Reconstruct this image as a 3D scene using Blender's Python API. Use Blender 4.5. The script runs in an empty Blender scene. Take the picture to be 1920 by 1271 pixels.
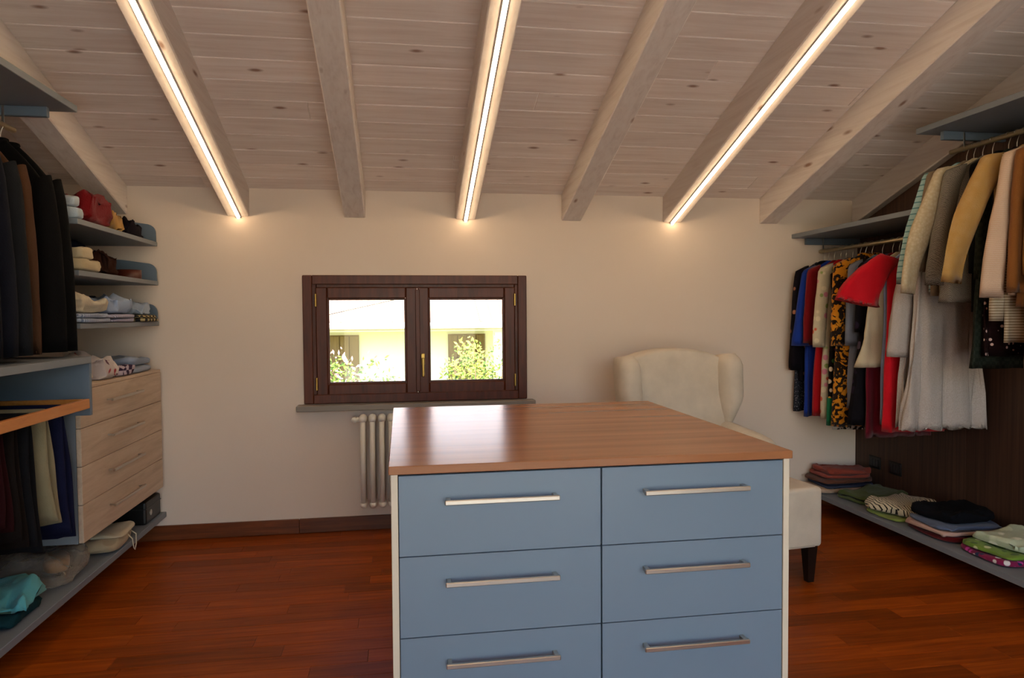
import bpy, bmesh, math, random
from mathutils import Vector, Matrix, noise
import zlib
RandomGen = random.Random
random = RandomGen(11)
PI = math.pi
scene = bpy.context.scene
COL = scene.collection

# ------------------------------------------------------------------ camera
F_PX = 1309.5
RIGHT = Vector((0.98768, -0.15633, -0.00713)); UPV = Vector((0.01252, 0.03352, 0.99936)); FWD = Vector((0.15627, 0.98715, -0.03400))
RIGHT.normalize(); FWD.normalize(); UPV = RIGHT.cross(FWD)
cd = bpy.data.cameras.new('camera'); cd.sensor_width = 36; cd.lens = 36*F_PX/1920; cd.clip_start = .02
cam = bpy.data.objects.new('camera', cd); COL.objects.link(cam)
cam.matrix_world = Matrix(((RIGHT.x, UPV.x, -FWD.x, 0), (RIGHT.y, UPV.y, -FWD.y, 0), (RIGHT.z, UPV.z, -FWD.z, 1.3), (0, 0, 0, 1)))
scene.camera = cam
# ------------------------------------------------------------------ sky, sun, exposure
scene.view_settings.view_transform = 'Standard'; scene.view_settings.look = 'None'
scene.view_settings.gamma = 1; scene.view_settings.use_curve_mapping = False
scene.view_settings.exposure = 0.66
world = bpy.data.worlds.new('sky'); scene.world = world; world.use_nodes = True
wn = world.node_tree; bg = wn.nodes['Background']
sky = wn.nodes.new('ShaderNodeTexSky'); sky.sky_type = 'NISHITA'; sky.sun_disc = False
sky.sun_elevation = math.radians(48); sky.sun_rotation = math.radians(200)
wn.links.new(sky.outputs[0], bg.inputs[0]); bg.inputs[1].default_value = 0.55
sd = bpy.data.lights.new('sun', 'SUN'); sd.energy = 17; sd.angle = .01; sd.color = (1, .95, .86)
sun = bpy.data.objects.new('sun', sd); COL.objects.link(sun); sun.location = (3, -6, 12)
sun.rotation_euler = (math.radians(44), 0, math.radians(22))

# ------------------------------------------------------------------ helpers: objects
LOC = {}
def setp(o, label=None, cat=None, group=None, kind=None):
    if label: o['label'] = label
    if cat: o['category'] = cat
    if group: o['group'] = group
    if kind: o['kind'] = kind
    return o
def thing(name, label, cat, loc, group=None):
    o = bpy.data.objects.new(name, None); o.empty_display_size = .1; COL.objects.link(o); o.location = loc
    LOC[o] = Vector(loc); return setp(o, label, cat, group)
def obj(name, geo, mat, parent=None, smooth=False, origin=None):
    """geo = (verts, faces) in WORLD space -> one mesh object"""
    v, f = geo
    o0 = LOC[parent] if parent is not None else Vector(origin if origin else (0, 0, 0))
    me = bpy.data.meshes.new(name); me.from_pydata([tuple(Vector(p)-o0) for p in v], [], f)
    me.materials.append(mat)
    if smooth: me.polygons.foreach_set('use_smooth', [True]*len(f))
    me.update()
    o = bpy.data.objects.new(name, me); COL.objects.link(o); LOC[o] = o0
    if parent is not None: o.parent = parent
    else: o.location = o0
    return o
def base_of(geo):
    xs, ys, zs = zip(*[tuple(p) for p in geo[0]])
    return ((min(xs)+max(xs))/2, (min(ys)+max(ys))/2, min(zs))
def single(name, geo, mat, label, cat, group=None, smooth=False):
    return setp(obj(name, geo, mat, None, smooth, base_of(geo)), label, cat, group)
def struct(name, geo=None, mat=None, label=None, cat=None):
    if geo is None:
        o = bpy.data.objects.new(name, None); COL.objects.link(o); LOC[o] = Vector((0, 0, 0))
    else: o = obj(name, geo, mat)
    return setp(o, label, cat, None, 'structure')
# ------------------------------------------------------------------ helpers: geometry
def join(*gs):
    V, Fc = [], []
    for v, f in gs:
        n = len(V); V += list(v); Fc += [tuple(i+n for i in q) for q in f]
    return V, Fc
def box(x0, x1, y0, y1, z0, z1):
    v = [(x0,y0,z0),(x1,y0,z0),(x1,y1,z0),(x0,y1,z0),(x0,y0,z1),(x1,y0,z1),(x1,y1,z1),(x0,y1,z1)]
    return v, [(0,3,2,1),(4,5,6,7),(0,1,5,4),(1,2,6,5),(2,3,7,6),(3,0,4,7)]
def bbox(x0, x1, y0, y1, z0, z1, b=.002, seg=1):
    bm = bmesh.new(); bmesh.ops.create_cube(bm, size=1)
    for v in bm.verts: v.co = Vector(((x0+x1)/2+v.co.x*(x1-x0), (y0+y1)/2+v.co.y*(y1-y0), (z0+z1)/2+v.co.z*(z1-z0)))
    bmesh.ops.bevel(bm, geom=bm.edges[:], offset=b, segments=seg, profile=.5, affect='EDGES')
    return from_bm(bm)
def from_bm(bm):
    bm.verts.index_update(); r = ([v.co.copy() for v in bm.verts], [tuple(v.index for v in f.verts) for f in bm.faces]); bm.free(); return r
def xf(geo, fn): return [fn(Vector(p)) for p in geo[0]], geo[1]
def loft(rings, cap0=True, cap1=True, closed=True):
    n = len(rings[0]); V = [Vector(p) for r in rings for p in r]; Fc = []
    for i in range(len(rings)-1):
        for j in range(n if closed else n-1):
            a = i*n+j; b = i*n+(j+1) % n
            Fc.append((a, b, b+n, a+n))
    if cap0: Fc.append(tuple(range(n-1, -1, -1)))
    if cap1: Fc.append(tuple(range((len(rings)-1)*n, len(rings)*n)))
    return V, Fc
def tube(path, r, n=8, ry=None):
    P = [Vector(p) for p in path]; rings = []
    up0 = Vector((0, 0, 1))
    for i, p in enumerate(P):
        d = (P[min(i+1, len(P)-1)]-P[max(i-1, 0)]).normalized()
        a = d.cross(up0)
        if a.length < .05: a = d.cross(Vector((0, 1, 0)))
        a.normalize(); b = d.cross(a)
        rr = r[i] if isinstance(r, (list, tuple)) else r
        rings.append([p+a*rr*math.cos(2*PI*k/n)+b*rr*math.sin(2*PI*k/n) for k in range(n)])
    return loft(rings)
def cyl(c, r, z0, z1, n=16, r1=None):
    r1 = r if r1 is None else r1
    return loft([[(c[0]+q*math.cos(2*PI*k/n), c[1]+q*math.sin(2*PI*k/n), z) for k in range(n)] for q, z in ((r, z0), (r1, z1))])
def prism(poly, axis, a, b):
    """poly in the two other axes, extruded along axis from a to b"""
    def mk(p, t):
        return {'x': (t, p[0], p[1]), 'y': (p[0], t, p[1]), 'z': (p[0], p[1], t)}[axis]
    g = loft([[mk(p, a) for p in poly], [mk(p, b) for p in poly]])
    return g
def nvec(q): return Vector((noise.noise(q+Vector((9.3, 2.1, 4.7))), noise.noise(q+Vector((-3.7, 8.2, 1.9))), noise.noise(q+Vector((5.1, -6.4, 7.7)))))
def sgnpow(c, e): return math.copysign(abs(c)**e, c)
def blob(cx, cy, cz, w, d, h, e1=.35, e2=.55, nz=0, sc=6, seed=0, rot=0, N=36, M=11, sag=0, flat=False):
    """rounded slab (superellipsoid), half sizes w,d,h, crumpled by noise nz"""
    rings = []
    for j in range(M):
        b = -PI/2+PI*(j+.5)/M
        cb = abs(math.cos(b))**e2; sb = sgnpow(math.sin(b), e2)
        ring = []
        for i in range(N):
            a = 2*PI*i/N
            x = w*cb*sgnpow(math.cos(a), e1); y = d*cb*sgnpow(math.sin(a), e1); z = h*sb
            if nz:
                q = Vector((x*sc+seed*3.1, y*sc-seed*1.7, z*sc*2+seed))
                dv = nvec(q)*nz+nvec(q*2.7)*nz*.5; rg = 1-abs(noise.noise(q*1.9+Vector((5, 1, 2))))*2; dv.z += (rg-.4)*nz*.7; dv.x += noise.noise(q*5)*nz*.4; dv.y += noise.noise(q*5.3)*nz*.4
                x += dv.x; y += dv.y
                if sb > -.2: z += dv.z*1.3
            if sb > 0: z -= sag*((x/w)**2+(y/d)**2)*h
            z = max(z, -h)
            if flat: z = min(z, h)
            c, s = math.cos(rot), math.sin(rot)
            ring.append((cx+x*c-y*s, cy+x*s+y*c, cz+h+z))
        rings.append(ring)
    return loft(rings)

# ------------------------------------------------------------------ helpers: materials
def lin(c):
    if isinstance(c, str): c = [int(c[i:i+2], 16)/255 for i in (0, 2, 4)]
    return tuple((q/12.92 if q <= .04045 else ((q+.055)/1.055)**2.4) for q in c)+(1,)
class NT:
    def __init__(s, name, rough=.6, spec=.5, metal=0):
        s.m = bpy.data.materials.new(name); s.m.use_nodes = True; s.t = s.m.node_tree
        s.b = s.t.nodes['Principled BSDF']
        s.b.inputs['Roughness'].default_value = rough; s.b.inputs['Specular IOR Level'].default_value = spec; s.b.inputs['Metallic'].default_value = metal
    def n(s, typ, **kw):
        x = s.t.nodes.new('ShaderNode'+typ)
        for k, v in kw.items():
            if k.startswith('_'): setattr(x, k[1:], v)
            else: s.put(x.inputs[int(k[1:])] if k[0] == 'i' and k[1:].isdigit() else x.inputs[k], v)
        return x
    def put(s, sock, v):
        if isinstance(v, bpy.types.NodeSocket): s.t.links.new(v, sock)
        else: sock.default_value = v
    def coord(s, scale=(1, 1, 1), rnd=0, rot=(0, 0, 0)):
        tc = s.n('TexCoord').outputs['Object']
        mp = s.n('Mapping', i0=tc, Scale=scale, Rotation=rot)
        if rnd:
            r = s.rand(); w = s.n('VectorMath', _operation='SCALE', i0=(13.7, 7.3, 9.1)); s.put(w.inputs['Scale'], r)
            return s.n('VectorMath', _operation='ADD', i0=mp.outputs[0], i1=w.outputs[0]).outputs[0]
        return mp.outputs[0]
    def rand(s):
        a = s.n('ObjectInfo').outputs['Random']; b = s.n('NewGeometry').outputs['Random Per Island']
        return s.math('FRACT', s.math('ADD', a, b))
    def math(s, op, a, b=0.0): return s.n('Math', _operation=op, i0=a, i1=b).outputs[0]
    def noise(s, co, scale=5, detail=4, rough=.55, dist=0): return s.n('TexNoise', Vector=co, Scale=scale, Detail=detail, Roughness=rough, Distortion=dist).outputs['Fac']
    def ramp(s, fac, stops, interp='LINEAR'):
        x = s.n('ValToRGB', i0=fac); e = x.color_ramp.elements; x.color_ramp.interpolation = interp
        while len(e) < len(stops): e.new(.5)
        for q, (p, c) in zip(e, stops): q.position = p; q.color = lin(c)
        return x.outputs[0]
    def mix(s, f, a, b, mode='MIX'):
        x = s.n('Mix', _data_type='RGBA', _blend_type=mode); s.put(x.inputs[0], f)
        for k, v in ((6, a), (7, b)): s.put(x.inputs[k], lin(v) if isinstance(v, (str,)) else v)
        return x.outputs[2]
    def bump(s, h, st=.3, dist=.004):
        x = s.n('Bump', Strength=st, Distance=dist); s.put(x.inputs['Height'], h); s.put(s.b.inputs['Normal'], x.outputs[0])
    def col(s, c): s.put(s.b.inputs['Base Color'], lin(c) if isinstance(c, str) else c); return s
def plain(name, c, rough=.6, spec=.4, metal=0, bump=0, bs=60):
    m = NT(name, rough, spec, metal); co = m.coord()
    n = m.noise(co, 3, 3); m.col(m.mix(m.math('MULTIPLY', n, .18), c, tuple(q*.7 for q in lin(c)[:3])+(1,)))
    if bump: m.bump(m.noise(co, bs, 4), bump, .003)
    return m.m
def cloth(name, c, c2=None, pat=None, sc=20, rough=.9, bump=.35, cols=None, bs=220, lo=.45, hi=.55):
    m = NT(name, rough, .15); co = m.coord()
    f = m.noise(co, 7, 4); d = tuple(q*.62 for q in lin(c)[:3])+(1,)
    base = m.mix(f, c, d)
    if pat == 'stripe_z' or pat == 'stripe_x' or pat == 'stripe_y':
        w = m.n('TexWave', _wave_type='BANDS', _bands_direction=pat[-1].upper(), Vector=co, Scale=sc, Distortion=.2, Detail=1)
        base = m.mix(m.ramp(w.outputs['Fac'], [(lo, '000000'), (hi, 'ffffff')]), base, c2)
    elif pat == 'leopard':
        a = m.noise(co, sc, 2, .5, 1.2); v = m.n('TexVoronoi', Vector=co, Scale=sc*1.5).outputs['Distance']
        k = m.math('ADD', a, m.math('MULTIPLY', v, .25)); base = m.mix(m.ramp(k, [(.60, '000000'), (.64, 'ffffff')]), base, c2)
    elif pat == 'floral':
        vn = m.n('TexVoronoi', Vector=co, Scale=sc); e = m.ramp(vn.outputs['Distance'], [(.34, 'ffffff'), (.42, '000000')])
        rnd = m.n('SeparateColor', i0=vn.outputs['Color']).outputs[0]
        pc = m.ramp(rnd, [(i/len(cols), q) for i, q in enumerate(cols)], 'CONSTANT')
        base = m.mix(e, base, pc)
    elif pat == 'check':
        a = m.n('TexChecker', Vector=co, Scale=sc); base = m.mix(a.outputs['Fac'], base, c2)
    elif pat == 'herring':
        a = m.n('TexWave', _wave_type='BANDS', _bands_direction='DIAGONAL', Vector=co, Scale=sc, Distortion=3, Detail=2)
        base = m.mix(a.outputs['Fac'], base, c2)
    elif pat == 'quilt':
        v = m.n('TexVoronoi', Vector=co, Scale=sc).outputs['Distance']; base = m.mix(m.ramp(v, [(.2, '000000'), (.7, 'ffffff')]), base, c2)
    elif pat == 'dots':
        v = m.n('TexVoronoi', Vector=co, Scale=sc).outputs['Distance']; base = m.mix(m.ramp(v, [(.2, 'ffffff'), (.25, '000000')]), base, c2)
    m.col(base); m.b.inputs['Sheen Weight'].default_value = .1 if max(lin(c)[:3]) > .1 else 0
    m.bump(m.math('ADD', m.noise(co, bs, 2), m.math('MULTIPLY', m.noise(co, 14, 3), 1.6)), bump, .004)
    return m.m

# walls, floor, ceiling
m = NT('plaster', .92, .2); co = m.coord(); m.col(m.mix(m.noise(co, 1.3, 4), 'e2d0c0', 'dac6b5')); m.bump(m.noise(co, 90, 4), .12, .003); M_PLASTER = m.m
def wood(name, stops, grain, rnd=1, rough=.4, var=.5, spec=.4, knots=None, bump=.08):
    m = NT(name, rough, spec); co = m.coord(grain, rnd)
    g = m.noise(co, 1, 6, .62, .6)
    c = m.ramp(g, stops)
    if var:
        r = m.rand(); h = m.n('HueSaturation', Color=c); m.put(h.inputs['Value'], m.math('ADD', m.math('MULTIPLY', r, var), 1-var/2)); c = h.outputs[0]
    if knots:
        kco = m.coord(knots, rnd); v = m.n('TexVoronoi', Vector=kco, Scale=1).outputs['Distance']
        c = m.mix(m.ramp(v, [(.05, 'ffffff'), (.13, '000000')]), c, '9b7c6c')
    m.col(c); m.bump(g, bump, .002); return m.m
M_FLOOR = wood('parquet_wood', [(.25, '6e2b04'), (.5, '8a3c08'), (.75, 'a24e10')], (3, 45, 20), 1, .42, .55, .14)
M_FGAP = plain('parquet_joint', '3a1c0c', .7)
M_CEIL = wood('whitewashed_pine', [(.25, 'd8c6bb'), (.5, 'e6d7cd'), (.75, 'eee3dc')], (2.2, 38, 38), 1, .7, .10, .2, (3.3, 9, 9))
M_CGAP = plain('pale_joint', 'f6f0ea', .8)
M_BEAM = wood('whitewashed_beam', [(.25, 'd2c3ba'), (.5, 'e0d4cc'), (.8, 'e9e0d9')], (36, 2, 36), 1, .7, .06, .2, (9, 2.4, 9))
M_PANEL = wood('dark_oak_panel', [(.3, '2c1c15'), (.55, '432d22'), (.8, '553b2d')], (50, 50, 1.2), 1, .55, .10, .3)
M_SKIRT = wood('skirting_wood', [(.25, '4a2411'), (.5, '643216'), (.75, '7a4220')], (3, 45, 45), 1, .35, .3, .5)
M_WIN = wood('mahogany', [(.25, '3f1c0e'), (.5, '552714'), (.8, '68331b')], (30, 30, 3), 1, .4, .12, .28)
M_STONE = plain('grey_stone', '8d8378', .6, .4, 0, .2, 120)
M_TOP = wood('walnut_laminate', [(.2, '86553a'), (.42, '95613f'), (.6, 'a46d48'), (.8, 'b07a54')], (.7, 17, 6), 0, .24, 0, .22, None, .012)
M_BLUE = plain('blue_lacquer', '6f8091', .42, .45)
M_CREAM = plain('cream_laminate', 'd6c8b2', .5)
M_DARKGAP = plain('dark_gap', '1b2430', .8)
M_STEEL = plain('brushed_steel', 'c3bcb2', .32, .5, 1)
M_GREY = plain('grey_lacquer', '757b83', .5, .4)
M_GREYB = plain('blue_grey_lacquer', '62707f', .5, .4)
M_PALEOAK = wood('pale_oak', [(.25, 'a8927c'), (.5, 'bda690'), (.8, 'cdb8a2')], (40, 2.5, 26), 1, .55, .06, .3)
M_ORANGE = wood('orange_beech', [(.25, 'b06a2c'), (.5, 'c47c38'), (.8, 'd08c48')], (30, 3, 30), 1, .4, .06, .4)
M_ALU = plain('aluminium', '9a9a98', .35, .5, 1)
M_ROD = plain('champagne_rod', 'b8a888', .35, .5, .8)
M_BLACK = plain('black_plastic', '0d0d0e', .4)
M_RAD = plain('white_enamel', 'e6e0d4', .3, .5)
M_BRASS = plain('brass', 'b08d4c', .35, .5, 1)
M_HWOOD = plain('hanger_wood', 'a5622c', .4)
M_HBLACK = plain('hanger_black', '141214', .5)
M_LEG = plain('dark_leg_wood', '150e0b', .4)
M_LINEN = cloth('cream_linen', 'e0d0bc', rough=.95, bump=.25, bs=300)
# glass
m = NT('window_glass'); tr = m.n('BsdfTransparent'); tr.inputs[0].default_value = (.97, .99, .98, 1); gl = m.n('BsdfGlossy', Roughness=.02)
fr = m.n('Fresnel', IOR=1.4); ms = m.n('MixShader', i0=fr.outputs[0], i1=tr.outputs[0], i2=gl.outputs[0])
m.t.links.new(ms.outputs[0], m.t.nodes['Material Output'].inputs[0]); M_GLASS = m.m
m = NT('clear_plastic_film'); tr = m.n('BsdfTransparent'); pb = m.b; pb.inputs['Base Color'].default_value = lin('b8b0a4'); pb.inputs['Roughness'].default_value = .18
lw = m.n('LayerWeight', Blend=.45); f = m.math('ADD', m.math('MULTIPLY', lw.outputs['Facing'], .6), .10); co = m.coord()
m.bump(m.noise(co, 22, 3, .6, 1.5), .9, .02); ms = m.n('MixShader', i0=f, i1=tr.outputs[0], i2=pb.outputs[0])
m.t.links.new(ms.outputs[0], m.t.nodes['Material Output'].inputs[0]); M_FILM = m.m
m = NT('led_diffuser'); em = m.n('Emission', Strength=15.5); em.inputs[0].default_value = (1, .73, .44, 1)
m.t.links.new(em.outputs[0], m.t.nodes['Material Output'].inputs[0]); M_LED = m.m

# ------------------------------------------------------------------ room shell
XL, XR, YB, YF = -1.90, 3.06, -1.75, 4.309
T0, SL = 2.0542, .3409
def zc(y): return T0+SL*(YF-y)          # underside of the boarding
def zb(y): return 1.889+SL*(YF-y)       # underside of the beams
# floor
floor = struct('floor', box(XL-.1, XR+.1, YB-.1, YF+.1, -.12, -.012), M_FGAP)
def plank_geo(x0, x1, y0, y1, z0, z1, c=.0012, up=True):
    a = [(x0,y0),(x1,y0),(x1,y1),(x0,y1)]; b = [(x0+c,y0+c),(x1-c,y0+c),(x1-c,y1-c),(x0+c,y1-c)]
    if up: return loft([[p+(z0,) for p in a], [p+(z1-c,) for p in a], [p+(z1,) for p in b]], True, True)
    return loft([[p+(z0,) for p in b], [p+(z0+c,) for p in a], [p+(z1,) for p in a]], True, True)
PW = .098; row = 0; y = YF; rest = []
while y > YB:
    y1, y0 = y, max(y-PW, YB); x = XL-random.uniform(0, .6); row += 1
    while x < XR:
        L = random.choice((.5, .62, .75, .9)); xa, xb = max(x, XL), min(x+L, XR); x += L
        if xb-xa < .03: continue
        g = plank_geo(xa+.0004, xb-.0004, y0+.0004, y1-.0004, -.012, 0)
        if y1 > 1.75: obj('plank', g, M_FLOOR, floor)
        else: rest.append(g)
    y = y0
r = obj('plank_field', join(*rest), M_FLOOR, floor); r['kind'] = 'stuff'
# far wall with the window opening
WX0, WX1, WZ0, WZ1 = -.55, .748, .775, 1.52
wt = .32; Y1 = YF+wt
wall_back = struct('wall_back', join(box(XL-.2, WX0, YF, Y1, -.1, 2.25), box(WX1, XR+.2, YF, Y1, -.1, 2.25), box(WX0, WX1, YF, Y1, -.1, WZ0), box(WX0, WX1, YF, Y1, WZ1, 2.25)), M_PLASTER)
struct('wall_left', prism([(YB-.2, -.1), (YF, -.1), (YF, zc(YF)+.2), (YB-.2, zc(YB-.2)+.2)], 'x', XL-.2, XL), M_PLASTER)
wall_right = struct('wall_right', prism([(YB-.2, -.1), (YF, -.1), (YF, zc(YF)+.2), (YB-.2, zc(YB-.2)+.2)], 'x', XR, XR+.2), M_PLASTER)
GX0, GX1, GZ = -.9, 2.2, 2.55
struct('wall_front', join(box(XL-.2, GX0, YB-.2, YB, -.1, zc(YB)+.3), box(GX1, XR+.2, YB-.2, YB, -.1, zc(YB)+.3), box(GX0, GX1, YB-.2, YB, GZ, zc(YB)+.3)), M_PLASTER)
gd = struct('added_daylight_door')  # unseen glazed door, added behind the camera to bring in daylight
for i in range(3):
    a = GX0+(GX1-GX0)*i/3; b = GX0+(GX1-GX0)*(i+1)/3; w = .07
    lf = obj('leaf', join(bbox(a+.001, a+w, YB-.12, YB-.06, .0, GZ, .004), bbox(b-w, b-.001, YB-.12, YB-.06, .0, GZ, .004), bbox(a+w, b-w, YB-.12, YB-.06, 0, .10, .004), bbox(a+w, b-w, YB-.12, YB-.06, GZ-w, GZ, .004)), M_WIN, gd)
    obj('pane', box(a+w-.005, b-w+.005, YB-.092, YB-.087, .095, GZ-w+.005), M_GLASS, lf)
struct('added_bounce_terrace', box(XL-3, XR+3, YB-9, YB-.2, -.25, -.06), plain('bounce_terrace_stone', 'e6e0d6', .85))  # unseen pale terrace, added to bounce sunlight up onto the ceiling
pe = [YF-.002, 3.36, 2.42, 1.48, .54, -.4]
for a, b in zip(pe[:-1], pe[1:]):
    obj('panel', prism([(b+.0015, 0), (a-.0015, 0), (a-.0015, zb(a)-.004), (b+.0015, zb(b)-.004)], 'x', XR-.016, XR-.0005), M_PANEL, wall_right)
# ceiling: backing, boards, beams
ce = .14
ceiling = struct('ceiling', prism([(YB-.2, zc(YB-.2)+.004), (YF+.3, zc(YF+.3)+.004), (YF+.3, zc(YF+.3)+ce), (YB-.2, zc(YB-.2)+ce)], 'x', XL-.2, XR+.2), M_CGAP)
y = YF+.02; PY = .138
while y > YB:
    yy = max(y-PY, YB); cut = random.uniform(XL+.5, XR-.5)
    for xa, xb in ((XL, cut), (cut, XR)):
        g = plank_geo(xa+.0008, xb-.0008, yy+.0022, y-.0022, 0, .0165, .002, False)
        obj('plank', xf(g, lambda p: Vector((p.x, p.y, p.z+zc(p.y)))), M_CEIL, ceiling)
    y = yy
BX = [-1.600+.666*k for k in range(-0, 8)]
for k, x in enumerate(BX):
    hw = .062
    g = bbox(x-hw, x+hw, YB, YF-.0005, 0, .168, .005, 1)
    obj('beam', xf(g, lambda p: Vector((p.x, p.y, p.z+zb(p.y)))), M_BEAM, ceiling)
# skirting
for i, (a, b) in enumerate(((XL, -.62), (-.62, .36), (.36, 1.5), (1.5, XR-.018))):
    s = struct('baseboard_back' if i == 0 else 'baseboard_back.%03d' % i, bbox(a+.0006, b-.0006, YF-.014, YF-.0003, 0.0002, .088, .003), M_SKIRT)
# window
win = struct('window_1', None, None, 'brown wooden two-casement window above the radiator', None)
def fr_geo(x0, x1, z0, z1, w, y0, y1, b=.004):
    return [bbox(x0, x0+w, y0, y1, z0, z1, b), bbox(x1-w, x1, y0, y1, z0, z1, b), bbox(x0+w, x1-w, y0, y1, z1-w, z1, b), bbox(x0+w, x1-w, y0, y1, z0, z0+w, b)]
obj('architrave', join(*fr_geo(-.578, .772, .778, 1.546, .055, YF-.022, YF-.0005)), M_WIN, win)
obj('frame', join(*fr_geo(-.55, .748, .776, 1.52, .05, YF+.0, YF+.07)), M_WIN, win)
for i, (a, b) in enumerate(((-.505, .096), (.098, .70))):
    s = obj('sash', join(*fr_geo(a, b, .825, 1.475, .068, YF-.012, YF+.052, .006)), M_WIN, win)
    obj('glass_bead', join(*fr_geo(a+.066, b-.066, .891, 1.409, .012, YF+.004, YF+.022, .002)), M_WIN, s)
    obj('pane', box(a+.06, b-.06, YF+.022, YF+.027, .885, 1.415), M_GLASS, s)
    hx = a+.003 if i == 0 else b-.003
    for hz in (.86, 1.36): obj('hinge', cyl((hx, YF-.02), .007, hz, hz+.075, 10), M_BRASS, s)
    if i: 
        h = obj('handle', join(bbox(a+.018, a+.042, YF-.020, YF-.011, 1.0, 1.07, .003), bbox(a+.024, a+.036, YF-.045, YF-.018, 1.03, 1.042, .003), bbox(a+.022, a+.038, YF-.052, YF-.040, .93, 1.046, .005, 2)), M_BRASS, s)
obj('meeting_strip', bbox(.085, .112, YF-.022, YF-.0125, .84, 1.46, .003), M_WIN, win)
obj('window_sill', bbox(-.616, .815, YF-.085, YF+.0, .740, .7745, .004), M_STONE, win)
obj('outer_sill', bbox(WX0, WX1, YF+.07, Y1+.04, .74, .78, .003), M_STONE, win)

# ------------------------------------------------------------------ LED strips on three beams
for k, lab in ((1, 'glowing strip light under the sloping beam between the window and the wall shelves'), (3, 'glowing strip light under the sloping beam right above the window'), (5, 'glowing strip light under the sloping beam above the white armchair')):
    x = BX[k]; t = thing('led_strip_light', lab, 'strip light', (x, YF-.02, zb(YF)), 'strip lights under the beams')
    def sl(p): return Vector((p.x, p.y, p.z+zb(p.y)))
    ye = YF-.004
    obj('channel', xf(box(x-.013, x+.013, YB+.05, ye, -.006, -.0003), sl), M_ALU, t)
    poly = [(x+.0100*math.cos(a), -.006-.012*math.sin(a)) for a in [PI*i/8 for i in range(9)]]
    obj('diffuser', xf(prism(poly, 'y', YB+.06, ye-.0045), sl), M_LED, t, True)
    obj('end_cap', xf(box(x-.0135, x+.0135, ye-.004, ye+.002, -.011, -.0005), sl), M_BLACK, t)

# ------------------------------------------------------------------ island
IX0, IX1, IY0, IY1 = -.039, 1.117, 1.861, 3.066
isl = thing('drawer_island', 'blue fronted drawer island with a walnut wood top and steel bar handles', 'island', ((IX0+IX1)/2, (IY0+IY1)/2, 0))
obj('worktop', bbox(IX0, IX1, IY0, IY1, .879, .902, .002), M_TOP, isl)
obj('side_panel', bbox(IX0+.006, IX0+.024, IY0+.008, IY1-.008, 0, .8785, .001), M_CREAM, isl)
obj('side_panel', bbox(IX1-.024, IX1-.006, IY0+.008, IY1-.008, 0, .8785, .001), M_CREAM, isl)
obj('back_panel', bbox(IX0+.025, IX1-.025, IY1-.028, IY1-.010, 0, .8785, .001), M_CREAM, isl)
obj('carcass', box(IX0+.0245, IX1-.0245, IY0+.030, IY1-.029, .004, .8765), M_DARKGAP, isl)
zs = [.8745, .654, .433, .212, .004]
def bar_handle(parent, xa, xb, y, z, mat=M_STEEL):
    """bar along x standing off the front at y (towards -y)"""
    h = obj('handle', join(bbox(xa, xb, y-.036, y-.025, z-.007, z+.006, .002), bbox(xa+.004, xa+.016, y-.026, y+.001, z-.0055, z+.0055, .001), bbox(xb-.016, xb-.004, y-.026, y+.001, z-.0055, z+.0055, .001)), mat, parent)
    return h
for c, (a, b) in enumerate(((IX0+.025, .5445), (.5465, IX1-.025))):
    for i in range(4):
        d = obj('drawer', bbox(a+.001, b-.001, IY0+.010, IY0+.0295, zs[i+1]+.0012, zs[i]-.0012, .0012), M_BLUE, isl)
        hx = .264 if c == 0 else .818
        bar_handle(d, hx-.156, hx+.156, IY0+.010, zs[i]-.070)

# ------------------------------------------------------------------ wing chair
ch = thing('wing_armchair', 'cream linen wingback armchair with dark legs standing by the far wall', 'armchair', (1.60, 3.45, 0))
ang = math.radians(7.0); CB = Vector((1.545, 3.875, 0))
def CW(p):   # local: x right, y forward (towards camera), z up
    c, s = math.cos(ang), math.sin(ang)
    return Vector((CB.x+p.x*c+p.y*s, CB.y+p.x*s-p.y*c, p.z))
def flipf(g): return g[0], [tuple(reversed(q)) for q in g[1]]
def cp(name, g, mat=M_LINEN, smooth=True, parent=None): return obj(name, flipf(xf(g, CW)), mat, parent or ch, smooth)
def rbox(x0, x1, y0, y1, z0, z1, b, seg=4): return bbox(x0, x1, y0, y1, z0, z1, b, seg)
seat = cp('seat', rbox(-.335, .348, .10, .865, .172, .464, .022))
cp('seat_cushion', rbox(-.235, .235, .12, .60, .46, .515, .025))
cp('piping', tube([(-.30, .865, .182), (.30, .865, .182)], .004, 6), parent=seat)
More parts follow.
